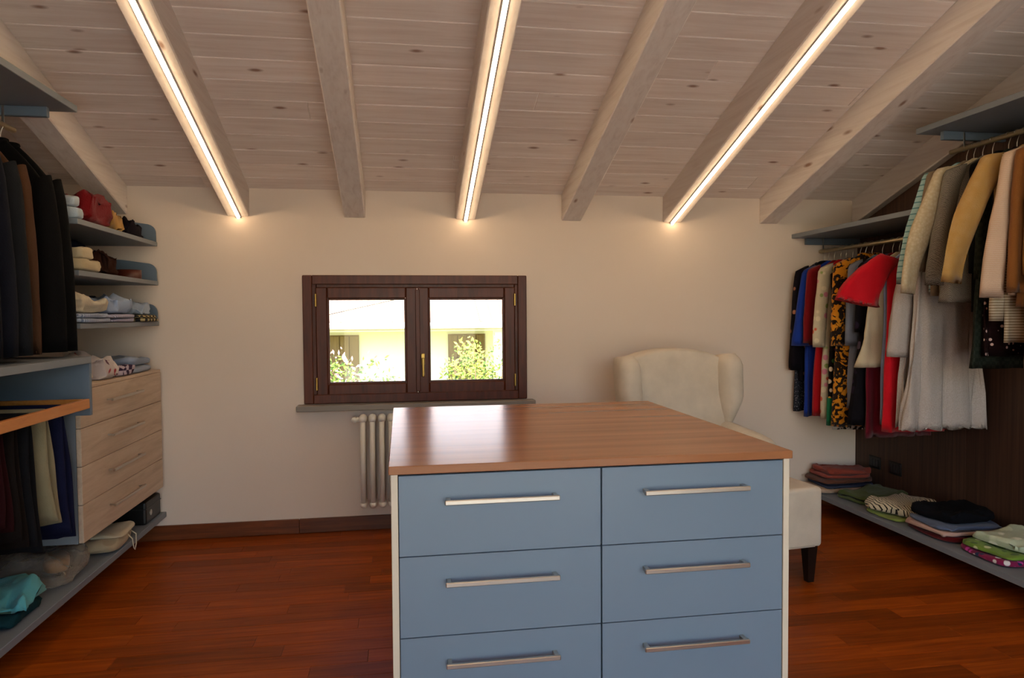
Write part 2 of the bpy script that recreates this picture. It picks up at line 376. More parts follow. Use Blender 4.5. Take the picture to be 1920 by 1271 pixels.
# backrest: outline with a domed top, reclined
NB = 24; rings = []
prof = [(.0, .96), (.02, 1.0), (.06, 1.0), (.12, 1.0), (.145, .985), (.155, .95)]
for (yy, sc_) in prof:
    ring = []
    pts = [(-.27, .40), (-.29, .6), (-.305, .8), (-.31, .96)]
    pts += [(-.31+.62*i/12, 1.035+.068*math.sin(PI*i/12)**.7) for i in range(13)]
    pts += [(.31, .96), (.305, .8), (.29, .6), (.27, .40)]
    for (px, pz) in pts:
        q = .75+(pz-.75)*sc_; ring.append((px*sc_, yy-.10*(q-.4), q))
    rings.append(ring)
cp('backrest', loft(rings))
for s in (-1, 1):   # wings with rolled front edge
    rings = []
    for i in range(15):
        t = i/14; z = .60+.46*t
        dep = .11+.15*min(1, t*2.2)**.8; th = .026+.034*min(1, max(0, t-.15)*2.6)
        if i == 13: dep *= .95; th *= .9
        if i == 14: dep *= .80; th *= .62
        y0 = .0-.10*(z-.4); xo = .300+.012*t
        ring = []
        for k in range(20):
            a = 2*PI*k/20; yl = (sgnpow(math.cos(a), .8)*.5+.5)
            w = th*(.75+.45*yl)
            ring.append((s*(xo+.012*yl)+w*sgnpow(math.sin(a), .8), y0+dep*yl, z+.012*math.cos(a)*(i > 11)))
        rings.append(ring if s > 0 else ring)
    cp('wing', loft(rings))
    rings = []        # arm: rounded top, lower towards the front
    for i in range(13):
        t = i/12; yy = .06+.50*t; top = .685-.045*t-.05*max(0, t-.8)*5*(.5); hwid = .050 if i < 12 else .030
        if i == 0: hwid = .04
        ring = [(s*.30-hwid, yy, .42), (s*.30-hwid, yy, top-.05)]+[(s*.30-hwid*1.15*math.cos(PI*k/8), yy, top-.05+.05*math.sin(PI*k/8)) for k in range(9)]+[(s*.30+hwid, yy, top-.05), (s*.30+hwid, yy, .42)]
        rings.append(ring)
    cp('arm', loft(rings))
    for yy in (.832, .10):
        lx = s*.295
        cp('leg', loft([[(lx+h_*sx, yy+h_*sy, z) for sx, sy in ((-1,-1),(1,-1),(1,1),(-1,1))] for h_, z in ((.016, 0), (.029, .205))]), M_LEG, False)

# ------------------------------------------------------------------ radiator
rad = thing('column_radiator', 'white column radiator below the window behind the island', 'radiator', (.15, YF-.09, 0))
rx = -.232; yc = YF-.10
for i in range(13):
    x = rx+.055*i; g = []
    for dy in (-.045, 0, .045): g.append(cyl((x, yc+dy), .0155, .20, .70, 12))
    for z in (.185, .69): g.append(blob(x, yc, z-.022, .024, .068, .026, .8, .9, N=16, M=7))
    obj('section', join(*g), M_RAD, rad, True)
obj('valve', join(tube([(rx-.055, yc, .688), (rx-.02, yc, .688)], .014, 12), tube([(rx-.05, yc-.03, .688), (rx-.05, yc+.03, .688)], .017, 12)), M_RAD, rad, True)
for q in (.1, .5): obj('bracket', bbox(rx+q, rx+q+.02, yc+.02, YF-.0005, .62, .65, .002), M_RAD, rad)
obj('pipe', tube([(rx-.05, yc+.02, .688), (rx-.05, YF-.0005, .688)], .009, 10), M_RAD, rad, True)

# ------------------------------------------------------------------ left wardrobe
FX = -1.368
single('floor_shelf', bbox(XL+.0005, FX, 1.2, YF-.0005, .139, .169, .002), M_GREY, 'long grey shelf above the floor under the pale wood drawers', 'shelf')
du = thing('drawer_unit', 'pale wood four-drawer unit mounted on the wall beside the trousers', 'drawers', ((XL+FX)/2, 3.75, .325))
DY0, DY1 = 3.242, 4.262
obj('carcass', join(box(XL+.001, FX-.021, DY0, DY0+.018, .325, 1.0), box(XL+.001, FX-.021, DY1-.018, DY1, .325, 1.0), box(XL+.001, FX-.021, DY0+.018, DY1-.018, .325, .343), box(XL+.001, XL+.012, DY0+.018, DY1-.018, .343, 1.0)), M_GREY, du)
obj('top_panel', bbox(XL+.001, FX-.001, DY0, DY1, .990, 1.006, .0015), M_PALEOAK, du)
for i in range(4):
    z1 = .9885-.166*i; z0 = z1-.1635
    d = obj('drawer', bbox(FX-.020, FX, DY0+.001, DY1-.001, z0, z1, .0015), M_PALEOAK, du)
    zh = z1-.070
    obj('handle', join(bbox(FX+.022, FX+.033, 3.51, 3.91, zh-.006, zh+.006, .002), bbox(FX-.0005, FX+.023, 3.52, 3.53, zh-.004, zh+.004, .001), bbox(FX-.0005, FX+.023, 3.89, 3.90, zh-.004, zh+.004, .001)), M_STEEL, d)
for z, lab in ((1.706, 'topmost grey wall shelf with rounded end lip, red clothes on it'), (1.484, 'middle grey wall shelf with rounded end lip, cream rolls on it'), (1.254, 'lowest grey wall shelf with rounded end lip, folded blue shirts on it')):
    t = thing('wall_shelf', lab, 'shelf', ((XL+FX)/2, 3.77, z), 'wall shelves above the drawers')
    obj('board', bbox(XL+.0005, FX, 3.27, 4.262, z, z+.024, .002), M_GREY, t)
    pts = [(XL+.002, z+.024), (FX-.004, z+.024), (FX-.005, z+.06)]+[(FX-.055+.05*math.cos(a), z+.075+.05*math.sin(a)) for a in [PI/2*i/6 for i in range(7)]]+[(-1.55, z+.143), (-1.70, z+.155), (XL+.002, z+.158)]
    obj('end_lip', prism(pts, 'y', 4.249, 4.262), M_GREYB, t)
# cabinet box over the trousers
cb = thing('open_cabinet', 'blue grey open cabinet box over the hanging trousers', 'cabinet', (-1.6, 2.75, .17))
BXF = -1.315
obj('top_panel', bbox(XL+.001, BXF, 2.2, 3.236, 1.108, 1.137, .0015), M_GREY, cb)
obj('side_panel', bbox(XL+.001, BXF, 3.214, 3.2355, .885, 1.1075, .0015), M_GREYB, cb)
obj('side_panel', bbox(XL+.001, BXF, 2.2, 2.222, .1695, 1.1075, .0015), M_GREYB, cb)
obj('back_panel', box(XL+.001, XL+.012, 2.2225, 3.2135, .1695, 1.1075), M_GREYB, cb)
tr_ = thing('trouser_rack', 'orange wooden pull-out trouser rack under the blue grey cabinet', 'rack', (-1.55, 2.7, .92))
obj('front_bar', bbox(BXF-.018, BXF+.004, 2.226, 3.20, .918, .958, .002), M_ORANGE, tr_)
obj('back_bar', bbox(-1.83, -1.812, 2.226, 3.20, .918, .958, .002), M_ORANGE, tr_)
for y in (2.228, 3.180): obj('side_bar', bbox(-1.8115, BXF-.0185, y, y+.018, .918, .958, .002), M_ORANGE, tr_)
TRY = [(3.085, '171a38', .385, 'navy blue jeans hanging on the trouser rack beside the drawer unit', .045), (2.955, '968a6c', .475, 'khaki trousers hanging on the trouser rack', .045), (2.835, '16161a', .42, 'black trousers hanging next to the khaki pair on the rack', .035),
       (2.735, '1a120f', .47, 'very dark brown trousers hanging on the trouser rack', .03), (2.645, '2c090c', .55, 'burgundy trousers hanging on the trouser rack', .03), (2.53, '101218', .45, 'dark blue-black trousers hanging on the rack past the burgundy pair', .03)]
for i, (y, c, hem, lab, th) in enumerate(TRY):
    obj('cross_bar', tube([(-1.8115, y, .935), (BXF-.0185, y, .935)], .008, 10), M_ORANGE, tr_, True)
    t = thing('trousers', lab, 'trousers', (-1.55, y, hem), 'trousers on the pull-out rack')
    mt = cloth('trouser_cloth', c, bump=.3)
    ext = .008+min(.035, th*.8)
    arc = [(y+.0145*math.cos(a), .9352+.0145*math.sin(a)) for a in [PI*q/10 for q in range(11)]]+[(y+.0095*math.cos(a), .9352+.0095*math.sin(a)) for a in [PI*q/10 for q in range(10, -1, -1)]]
    obj('fold', prism(arc, 'x', -1.715, -1.375), mt, t, True)
    for l in (0, 1):
        rings = []; sg = -1 if l else 1
        for j in range(20):
            s = j/19; z = .935-(.935-hem-(.035 if l else 0))*s
            half = .0025+(ext-.003)*.5*min(1, s*2.2)**.8; off = sg*(.0120+half-.0025+.001)
            ring = []
            for k in range(30):
                a = 2*PI*k/30
                u = (.170+.018*s)*sgnpow(math.cos(a), .6); v = half*sgnpow(math.sin(a), .7)
                v *= 1-.25*s*(.5+.5*math.sin(60*u+i*2+l+3*s))
                sway = (.045 if i < 2 else .0)*s+.004*s*math.sin(25*u+4*s)
                ring.append((-1.545+u+.008*l+.008*s*math.sin(5*s+i+l), y+off+v+sway, z+(.012*noise.noise((u*14, i, l)) if s > .9 else 0)))
            rings.append(ring)
        obj('trouser_leg', flipf(loft(rings)), mt, t, True)
# upper shelf + rod left
def rack(name, lab, x0, x1, y0, y1, z, rodx, side, rodlab, yb, sname):
    single(sname, bbox(x0, x1, y0, y1, z, z+.028, .002), M_GREY, lab, 'shelf')
    t = thing('clothes_rail', rodlab, 'clothes rail', (rodx, (y0+y1)/2, z-.1))
    fx = x1 if side > 0 else x0; bx = x0 if side > 0 else x1
    e = fx-side*.085
    zr = z-.085
    for y in yb:
        obj('bracket', bbox(min(e, bx)+.001, max(e, bx)-.001, y-.012, y+.012, z-.042, z-.0005, .002), M_GREYB, t)
        obj('hanger_pin', bbox(rodx-.005, rodx+.005, y-.016, y-.0125, zr-.015, z-.001, .001), M_ALU, t)
    obj('rail', tube([(rodx, y0+.004, zr), (rodx, y1-.004, zr)], .0125, 14), M_ROD, t, True)
    return zr
ZRL = rack('left', 'high grey shelf over the dark jackets', XL+.0005, FX, 1.6, 3.297, 2.186, -1.62, 1, 'clothes rail holding the dark jackets under the high shelf', (3.23, 2.0), 'hanging_shelf')
RX = 2.60; XW = XR-.0165
ZRU = rack('up', 'higher grey shelf over the hanging coats and cardigans', RX, XW, 1.7, 3.225, 2.205, 2.80, -1, 'clothes rail holding the coats under the higher shelf', (3.15, 2.1), 'hanging_shelf')
ZRM = rack('low', 'lower grey shelf over the colourful hanging dresses', 2.565, XW, 3.172, YF-.0005, 1.795, 2.77, -1, 'clothes rail holding the colourful dresses under the lower shelf', (4.285, 3.2475), 'hanging_shelf')
single('floor_shelf', bbox(RX, XW, 1.2, YF-.0005, .125, .155, .002), M_GREY, 'long grey shelf above the floor against the dark panelling', 'shelf')
for y, lab in ((4.10, 'black wall socket on dark panelling above the terracotta clothes'), (3.91, 'black wall socket on dark panelling above the olive clothes')):
    t = thing('wall_socket', lab, 'socket', (XW, y, .29)); 
    obj('plate', bbox(XW-.009, XW-.0005, y-.055, y+.055, .285, .365, .003), M_BLACK, t)
    for dy in (-.026, 0, .026): obj('socket_module', bbox(XW-.011, XW-.0085, y+dy-.011, y+dy+.011, .302, .348, .002), plain('socket_grey', '202022', .3), t)

# ------------------------------------------------------------------ hanging garments
def hanger(X, y, zr, hw, wooden, label, group, shd=.075, neck=.055, drop=.075):
    t = thing('clothes_hanger', label, 'hanger', (X, y, zr-.15), group)
    r = .0150
    pts = [(X+r*math.cos(a), y, zr+r*math.sin(a)) for a in [PI*1.0-PI*1.18*i/10+.0 for i in range(11)]]
    pts = pts+[(X+.004, y, zr-.03), (X, y, zr-.045), (X, y, zr-.10)]
    obj('hook', tube(pts, .0018, 6), M_STEEL, t, True)
    n = 10; rings = []
    for i in range(n+1):
        u = -hw*.54+2*hw*.54*i/n; z = zr-drop-.012-.030-shd*max(0, (abs(u)-neck*.6)/(hw-neck*.6))**1.2
        rr = .009 if 0 < i < n else .004
        rings.append([(X+u, y+.0035*math.cos(2*PI*k/8), z+rr*math.sin(2*PI*k/8)) for k in range(8)])
    obj('bar', loft(rings), M_HWOOD if wooden else M_HBLACK, t, True)
GN = [0]
def garment(name, label, cat, X, y, zr, hem, mat, side, group, pleat=0, hw=.20, th=.030, flare=1.0, sleeve=None, yaw=0, amp=.010, k=3.0, neck=.055, wooden=False, collar=None, scallop=0, smat=None, tflare=1.3, drop=.075, hmat=None, tiers=None, shd=.075, gn=.05, gp=.05, zipper=None, fine=0):
    GN[0] += 1; sd = GN[0]; pl = pleat
    zt = zr-drop; L = zt-hem
    t = thing(name, label, cat, (X, y, hem), group)
    cs, sn = math.cos(yaw), math.sin(yaw)
    def W(u, v, z):
        v = max(-gn, min(gp, v)); q = max(0, zr-z)      # clothes on one rail sway together
        v += .011*min(1, q)*math.sin(2.6*PI*u/.2+2*z)+.005*min(1, q)*math.sin(5.1*PI*u/.2+1)
        return (X+u, y+v, z)
    def prof(dz):
        if dz <= .012: return neck
        sh = shd
        if dz < .012+sh:
            q = (dz-.012)/sh; return neck+(hw-neck)*q**.75
        q = (dz-.012-sh)/max(.05, L-.012-sh); return hw*(1-.06*math.sin(PI*min(1, q*1.6)))*(1+(flare-1)*q**1.2)
    def mk(z0, z1, extra=0, ms=18, sc=0):
        rings = []; N = 96 if scallop else 56; uv = []
        for j in range(ms+1):
            s = j/ms; z = z0+(z1-z0)*s; dz = zt-z; q = max(0, min(1, dz/L))
            w = prof(dz)+extra; tt = (th*(.40+.60*min(1, dz/.16)))*(1+(tflare-1)*q)+extra
            ring = []
            for i in range(N):
                a = 2*PI*i/N
                u = w*sgnpow(math.cos(a), .92); v = tt*sgnpow(math.sin(a), .6)
                v += amp*q*math.sin(k*PI*u/hw+sd*1.3)+amp*.6*q*math.sin(1.7*k*PI*u/hw+sd)
                u += amp*.5*q*math.sin(9*a+sd)
                v += .006*q*noise.noise((u*9+sd, z*7, a)); v *= 1-fine*q**.5*(.5+.5*math.sin(13*PI*u/hw+2*math.sin(4*z+sd))); u += .006*q*noise.noise((z*6+sd, a, 2.2))
                zz = z
                if sc and j == ms: zz = z+sc*(1-abs(math.sin(i*PI/6.0)))
                elif j == ms: zz = z+.006*noise.noise((u*12, sd, 1))
                ring.append(W(u, v, zz))
                if j == ms: uv.append((u, v, zz))
            rings.append(ring)
        # turned-in hem
        rings.append([W(u*.95, v*.5, z+.012) for u, v, z in uv])
        return flipf(loft(rings, z0 < zt-.01, True))
    b = obj('body', mk(zt, hem, 0, 20, scallop), mat, t, True)
    if zipper is not None:
        rr = []
        for j in range(13):
            z = hem+.02+(L*.60)*j/12; dz = zt-z; w = prof(dz); tt = (th*(.40+.60*min(1, dz/.16)))*(1+(tflare-1)*dz/L)
            c_ = (abs(zipper)/w)**(1/.92); v = -tt*(math.sin(math.acos(min(1, c_))))**.6
            rr.append([W(zipper+du, v-dv, z) for du, dv in ((-.006, -.004), (.006, -.004), (.006, .010), (-.006, .010))])
        obj('zipper', loft(rr), M_STEEL, t)
    if tiers:
        for z0, z1 in tiers: obj('tier', mk(z0, z1, .010, 8, scallop), mat, t, True)
    if hmat: obj('hem_band', mk(hem+hmat[1], hem-.004, .006, 4), hmat[0], t, True)
    if sleeve:
        ln, r0, r1, out, fwd = sleeve
        for sde in (side, -side):
            o = out if sde == side else min(out, .015)
            rings = []; n = 12; N = 22; path = []; cuff = []
            for j in range(n+1):
                s = j/n; u = sde*(hw*.80+.02+o*(1-(1-s)**1.6)) if sde == side else sde*(hw*.84+o*s)
                path.append(Vector((u, fwd*s**1.4, zt-.045-(shd-.075)*(.8 if shd < .12 else 1.35)-ln*s)))
            for j, p in enumerate(path):
                s = j/n; d = (path[min(j+1, n)]-path[max(j-1, 0)]).normalized(); e1 = Vector((0, 1, 0)); e2 = d.cross(e1).normalized()
                if j == 0: e2 = (e2+Vector((0, 0, .6))).normalized()
                rr = r0+(r1-r0)*s
                if sde != side: rr *= .7
                ring = []
                for i in range(N):
                    a = 2*PI*i/N; q = rr*(1+.10*s*math.sin(3*a+sd)+.10*noise.noise((a, s*5, sd))+pl*s*math.sin(8*a))
                    v3 = p+e2*math.cos(a)*q*.85+e1*math.sin(a)*q*.62
                    ring.append(W(v3.x, v3.y, v3.z))
                    if j == n: cuff.append(p+(v3-p)*.8+Vector((0, 0, .014)))
                rings.append(ring)
            rings.append([W(p.x, p.y, p.z) for p in cuff])
            obj('sleeve', loft(rings), smat or mat, t, True)
    if collar is not None:
        path = [Vector(W((neck+.012)*math.cos(a), max(.016, min(th*.55+.006, gn-.012, gp-.012))*math.sin(a), zt-.012+.014*math.sin(a))) for a in [2*PI*i/20 for i in range(21)]]
        obj('collar', tube(path, .008, 8), collar, t, True)
    return t, W, zt
QUEUE = []
def flush():
    ys = sorted(q[0][4] for q in QUEUE)
    for a, kw in QUEUE:
        i = ys.index(a[4])
        kw['gn'] = (a[4]-ys[i-1])/2-.0025 if i else .020
        kw['gp'] = (ys[i+1]-a[4])/2-.0025 if i+1 < len(ys) else .024
        hang(*a, **kw)
    QUEUE.clear()
def hung(*a, **kw): QUEUE.append((a, kw))
def hang(name, label, cat, X, y, zr, hem, mat, side, group, hlabel=None, hgroup=None, **kw):
    wd = kw.get('wooden', False); r = garment(name, label, cat, X, y, zr, hem, mat, side, group, **kw)
    h = ('wooden' if wd else 'black')+' hanger of the '+label
    for cut in (', ', ' hanging', ' with ', ' behind', ' showing', ' closest', ' beside', ' printed', ' between'):
        if len(h.split()) > 16: h = h.split(cut)[0]
    hanger(X, y, zr, kw.get('hw', .2), wd, h, hgroup, kw.get('shd', .075), kw.get('neck', .055), kw.get('drop', .075))
    return r
BLK = cloth('black_wool', '050506'); CHAR = cloth('charcoal_wool', '1b1d22'); NAVY = cloth('navy_wool', '10131f'); BRWN = cloth('brown_wool', '4e3322')
GL = 'dark jackets on the rail'; HGL = 'hangers with the dark jackets'; HLL = 'black hanger carrying one of the dark jackets'
for y, mt, lab, hem in ((3.20, BLK, 'black wool jacket hanging closest to the wall shelves', 1.17), (3.115, cloth('black_wool2', '070608'), 'black jacket hanging second from the wall shelves', 1.19),
                        (2.915, BRWN, 'brown jacket showing as a thin edge behind the charcoal blazer', 1.165), (2.85, CHAR, 'charcoal grey blazer next to the thin brown jacket edge', 1.175), (2.745, NAVY, 'navy blazer hanging next to the charcoal blazer', 1.20), (2.64, cloth('midnight_wool', '0d0f18'), 'midnight blue jacket hanging beyond the navy blazer', 1.19)):
    hung('jacket', lab, 'jacket', -1.625, y, ZRL, hem, mt, 1, GL, HLL, HGL, hw=.205, th=.034, sleeve=(.69, .060, .052, .045, -.02), collar=mt, amp=.006, shd=.17)
flush()
# ---- coats on the higher right rail
GU = 'coats and cardigans on the higher rail'; HGU = 'hangers on the higher rail'; HLU = 'black hanger on the higher rail carrying a coat'; HLW = 'wooden hanger on the higher rail carrying a coat'
XU = 2.80
def up(name, lab, cat, y, hem, mt, w=False, **kw): return hung(name, lab, cat, XU, y, ZRU, hem, mt, -1, GU, HLW if w else HLU, HGU if not w else 'wooden hangers on the higher rail', wooden=w, **kw)
up('shirt', 'pale aqua striped shirt hanging behind the taupe jacket', 'shirt', 3.12, 1.40, cloth('aqua_stripe', 'a9cdd0', '4f7f86', 'stripe_z', 11, lo=.86, hi=.93), hw=.20, th=.022, sleeve=(.56, .05, .05, .14, .02))
up('jacket', 'taupe jacket hanging between the aqua shirt and the cream quilted one', 'jacket', 3.075, 1.38, cloth('taupe_wool', '8b7862'), hw=.215, th=.024, sleeve=(.50, .055, .045, .09, .02), w=True)
up('cardigan', 'cream quilted cardigan hanging beside the herringbone jacket', 'cardigan', 3.022, 1.40, cloth('cream_quilt', 'd2c2a4', 'b3a183', 'quilt', 75), hw=.205, th=.028, sleeve=(.61, .065, .052, .20, .03), w=True)
up('jacket', 'grey herringbone tweed jacket with a front zip', 'jacket', 2.965, 1.345, cloth('tweed', '2a2725', '9a9184', 'herring', 95), hw=.215, th=.040, flare=1.25, sleeve=(.56, .058, .05, .09, .03), shd=.09, zipper=-.13)
up('jacket', 'black jacket hanging between the tweed and the camel coat', 'jacket', 2.875, 1.30, BLK, hw=.165, th=.028, sleeve=(.52, .050, .045, .0, 0), collar=BLK)
up('coat', 'long dark green coat with hem below the black jacket', 'coat', 2.83, 1.04, cloth('dark_green', '2a3028', '1b211b', 'check', 60), hw=.17, th=.026, flare=1.35, sleeve=(.55, .05, .05, .0, 0))
up('dress', 'dark wine dress with small pale dots behind the camel coat', 'dress', 2.79, 1.10, cloth('wine_dots', '1c080b', 'd8b8b0', 'dots', 34), hw=.16, th=.020, flare=1.25)
up('coat', 'camel wool coat with wide sleeves', 'coat', 2.745, 1.34, cloth('camel_wool', 'bd955c', 'a98249', 'quilt', 25), hw=.20, th=.028, sleeve=(.57, .07, .068, .21, .05))
up('cardigan', 'cream and brown striped ribbed knit under the pink cardigan', 'cardigan', 2.69, 1.165, cloth('rib_stripe', 'd8c8ae', '8f7b62', 'stripe_z', 26), hw=.185, th=.020, sleeve=(.74, .045, .045, .05, .02))
up('cardigan', 'pale pink-beige ribbed cardigan hanging beside the camel coat', 'cardigan', 2.645, 1.37, cloth('pink_rib', 'd9bda6', 'c0a189', 'stripe_z', 38, lo=.2, hi=.8), hw=.205, th=.024, sleeve=(.64, .06, .055, .10, .02))
up('jacket', 'rust brown suede jacket next to the pink-beige cardigan', 'jacket', 2.59, 1.32, cloth('rust_suede', '8a5526'), hw=.205, th=.028, sleeve=(.62, .055, .05, .05, 0))
up('coat', 'long ochre coat with hem below the navy jacket', 'coat', 2.54, 1.06, cloth('ochre_wool', 'a36b22'), hw=.20, th=.026, flare=1.1, sleeve=(.55, .05, .05, .015, 0))
up('jacket', 'navy blue jacket hanging next to the long ochre coat', 'jacket', 2.47, 1.36, cloth('navy_cloth', '1b2444'), hw=.205, th=.030, sleeve=(.60, .06, .052, .05, 0), collar=NAVY)
flush()
# ---- dresses on the lower right rail
GD = 'dresses on the lower rail'; HGD = 'hangers on the lower rail'; HLD = 'black hanger on the lower rail carrying a dress'; HLDW = 'wooden hanger on the lower rail carrying a dress'
XD = 2.765
def dn(name, lab, cat, y, hem, mt, w=False, **kw): return hung(name, lab, cat, XD, y, ZRM, hem, mt, -1, GD if not w else GD, HLDW if w else HLD, HGD if not w else 'wooden hangers on the lower rail', wooden=w, **kw)
dn('dress', 'long dark grey dotted dress closest to the far wall', 'dress', 4.255, .655, cloth('grey_dots', '2b2d36', '8b8c96', 'dots', 90), hw=.19, th=.020, flare=1.1)
dn('jacket', 'black jacket with embroidered cuff closest to the far wall', 'jacket', 4.205, .86, cloth('black_violet', '120d17', 'a06a50', 'dots', 16), hw=.205, th=.026, sleeve=(.66, .055, .05, .05, 0), collar=BLK)
dn('dress', 'royal blue dress with wide sleeves', 'dress', 4.14, .635, cloth('royal_blue', '1b3a9a'), hw=.19, th=.024, flare=1.12, sleeve=(.50, .05, .075, .05, .02))
dn('cardigan', 'dark red cardigan with fringed hem', 'cardigan', 4.075, 1.10, cloth('dark_red', '7c0f16'), hw=.20, th=.024, sleeve=(.48, .05, .05, .035, 0))
dn('dress', 'bright red dress with hem below the dark red cardigan', 'dress', 4.02, .655, cloth('bright_red', 'b8141c'), hw=.19, th=.022, flare=1.18)
FLC = ['c03a2e', '3d6b3a', 'd9a13c', '7a2a58', 'e6d3b8']
dn('dress', 'cream dress printed with pink and red flowers', 'dress', 3.955, .65, cloth('cream_floral', 'd6c8aa', None, 'floral', 22, cols=['c8553c', 'd6c8aa', 'd6c8aa', 'c87d8c', '8a9a5a']), hw=.195, th=.026, flare=1.1, sleeve=(.50, .052, .05, .045, 0))
dn('dress', 'black flowered dress with a green hem band', 'dress', 3.885, .625, cloth('black_flowers', '17120f', None, 'floral', 26, cols=FLC+['17120f', '17120f']), hw=.195, th=.024, flare=1.1, hmat=(cloth('green_silk', '1f7a52'), .16))
dn('blouse', 'zebra-hem dark blouse behind the leopard dress', 'blouse', 3.835, .60, cloth('zebra', '1a1614', 'c8c0b4', 'leopard', 34), hw=.165, th=.020, flare=1.3)
dn('dress', 'orange and black leopard print dress', 'dress', 3.775, .63, cloth('leopard_print', 'd98a1c', '1d120a', 'leopard', 26), hw=.215, th=.040, flare=1.15, sleeve=(.50, .06, .055, .03, 0), neck=.075, drop=.06, collar=cloth('leopard_collar', 'd98a1c', '1d120a', 'leopard', 26))
dn('dress', 'slate grey dress with ties beside the leopard print', 'dress', 3.685, .745, cloth('slate_grey', '767a88'), hw=.185, th=.032, flare=1.15, sleeve=(.48, .05, .05, .02, 0))
dn('dress', 'black dress with a faint violet flower print', 'dress', 3.60, .665, cloth('violet_flowers', '100d14', None, 'floral', 17, cols=['100d14', '3a2a44', '54485c', '100d14', '241a2c']), hw=.18, th=.034, flare=1.45, sleeve=(.40, .05, .05, .02, 0), w=True)
dn('dress', 'burgundy dress with low hem behind the cream tunic', 'dress', 3.545, .60, cloth('burgundy', '6c0f22'), hw=.19, th=.018, flare=1.1)
dn('tunic', 'cream tunic hanging between the violet-flower dress and the pale blue shirt', 'tunic', 3.50, 1.0, cloth('cream_crepe', 'd2c2a4'), hw=.20, th=.028, flare=1.45, amp=.016, w=True)
dn('shirt', 'pale blue shirt dress beside the red ruffled dress', 'shirt', 3.445, .685, cloth('pale_blue', '8d9fc8'), hw=.17, th=.022, sleeve=(.12, .05, .055, .02, 0))
dn('dress', 'scarlet dress with big ruffled sleeves', 'dress', 3.38, .66, cloth('scarlet', 'd41224'), hw=.20, th=.028, flare=1.08, sleeve=(.24, .06, .135, .21, -.03), w=True, pleat=.16)
WL = cloth('white_lace', 'c9beb8', 'aea39c', 'quilt', 150, bump=.5)
dn('dress', 'white lace dress with scalloped tiered sleeves', 'dress', 3.29, .695, WL, hw=.17, th=.032, flare=1.2, sleeve=(.42, .05, .078, .045, 0), amp=.03, k=4.5, scallop=.014, pleat=.08, shd=.15, fine=.45)
dn('dress', 'white pleated lace dress with scalloped hem at the end of the lower rail', 'dress', 3.205, .69, WL, hw=.17, th=.034, flare=1.35, amp=.03, k=5, scallop=.014, fine=.45)

flush()
# ------------------------------------------------------------------ folded clothes
def folded(name, label, cx, cy, z, w, d, h, mt, rot=0, layers=2, nz=.010, cat='clothes', group=None, seed=None, sc=7, flat=False):
    w -= nz*1.6; d -= nz*1.6
    sd = seed if seed is not None else zlib.crc32(label.encode()) % 97+1; gs = []; lh = h/layers
    for l in range(layers):
        gs.append(blob(cx+.006*math.sin(sd+l*2), cy+.006*math.cos(sd+l*3), z+l*lh, w*(1-.02*l)/2, d*(1-.03*l)/2, lh/2, .3, .42, nz*(1.25 if l == layers-1 else .8), sc, sd+l, rot, 84, 15, flat=flat or l < layers-1))
    o = single(name, join(*gs), mt, label, cat, group, True); return o, z+h+.0006
ZR = .1556; GR = 'folded clothes on the shelf by the panelling'
XR_ = 2.80
_, z = folded('folded_trousers', 'cream folded trousers at the bottom of the terracotta pile', 2.78, 4.14, ZR, .36, .26, .03, cloth('c1', 'b89a82'), .05, 1, .008, group=GR, flat=True)
_, z = folded('folded_trousers', 'blue-grey folded trousers inside the terracotta pile', 2.82, 4.14, z, .36, .27, .022, cloth('c2', '3c4258'), .0, 1, .008, group=GR, flat=True)
_, z = folded('folded_sweater', 'brown folded sweater below the terracotta one', 2.81, 4.15, z, .38, .27, .03, cloth('c3', '6a4030'), .06, 1, .010, group=GR, flat=True)
_, z = folded('folded_sweater', 'terracotta red folded sweater on top of the pile by the far wall', 2.83, 4.15, z, .34, .25, .05, cloth('c4', '9a4436'), -.04, 2, .014, group=GR)
_, z = folded('folded_sweater', 'olive green folded sweater spread beside the terracotta pile', 2.84, 3.86, ZR, .36, .28, .05, cloth('c5', '4f5c30'), .12, 2, .014, group=GR)
_, z = folded('folded_blouse', 'lime green folded top under the striped sweater', 2.79, 3.53, ZR, .32, .28, .02, cloth('c6', '8a9a4a'), .05, 1, .006, group=GR, flat=True)
_, z = folded('folded_sweater', 'cream sweater with thin black stripes folded on the shelf', 2.81, 3.55, z, .36, .30, .055, cloth('c7', 'd8caac', '17120f', 'stripe_x', 24, lo=.74, hi=.84), .25, 1, .014, group=GR)
_, z = folded('folded_sweater', 'dark red folded sweater at the bottom of the black-topped pile', 2.82, 3.18, ZR, .38, .34, .032, cloth('c8', '5e0f14'), -.05, 1, .010, group=GR, flat=True)
_, z = folded('folded_blouse', 'pale pink folded top inside the black-topped pile', 2.80, 3.18, z, .36, .32, .022, cloth('c9', 'c9a496'), .03, 1, .010, group=GR, flat=True)
_, z = folded('folded_blouse', 'blue-grey folded top inside the black-topped pile', 2.82, 3.18, z, .36, .30, .022, cloth('c10', '5d6a86'), -.05, 1, .010, group=GR, flat=True)
_, z = folded('folded_sweater', 'black folded sweater on top of the pink and red pile', 2.83, 3.20, z, .34, .29, .045, cloth('c11', '0c0d14'), .08, 1, .014, group=GR)
_, z = folded('folded_scarf', 'magenta and blue patterned folded scarf at the bottom of the pale green pile', 2.80, 2.83, ZR, .34, .30, .03, cloth('c12', '8a1d4e', None, 'floral', 30, cols=['1d2a4e', 'c8409a', 'd8d0d0', '8a1d4e']), -.05, 1, .006, group=GR, flat=True)
_, z = folded('folded_blouse', 'leaf green printed folded top above the magenta scarf', 2.81, 2.83, z, .33, .29, .025, cloth('c13', '7a9a3a', None, 'floral', 22, cols=['c8d0a0', '7a9a3a', '4f6a2a']), .03, 1, .010, group=GR, flat=True)
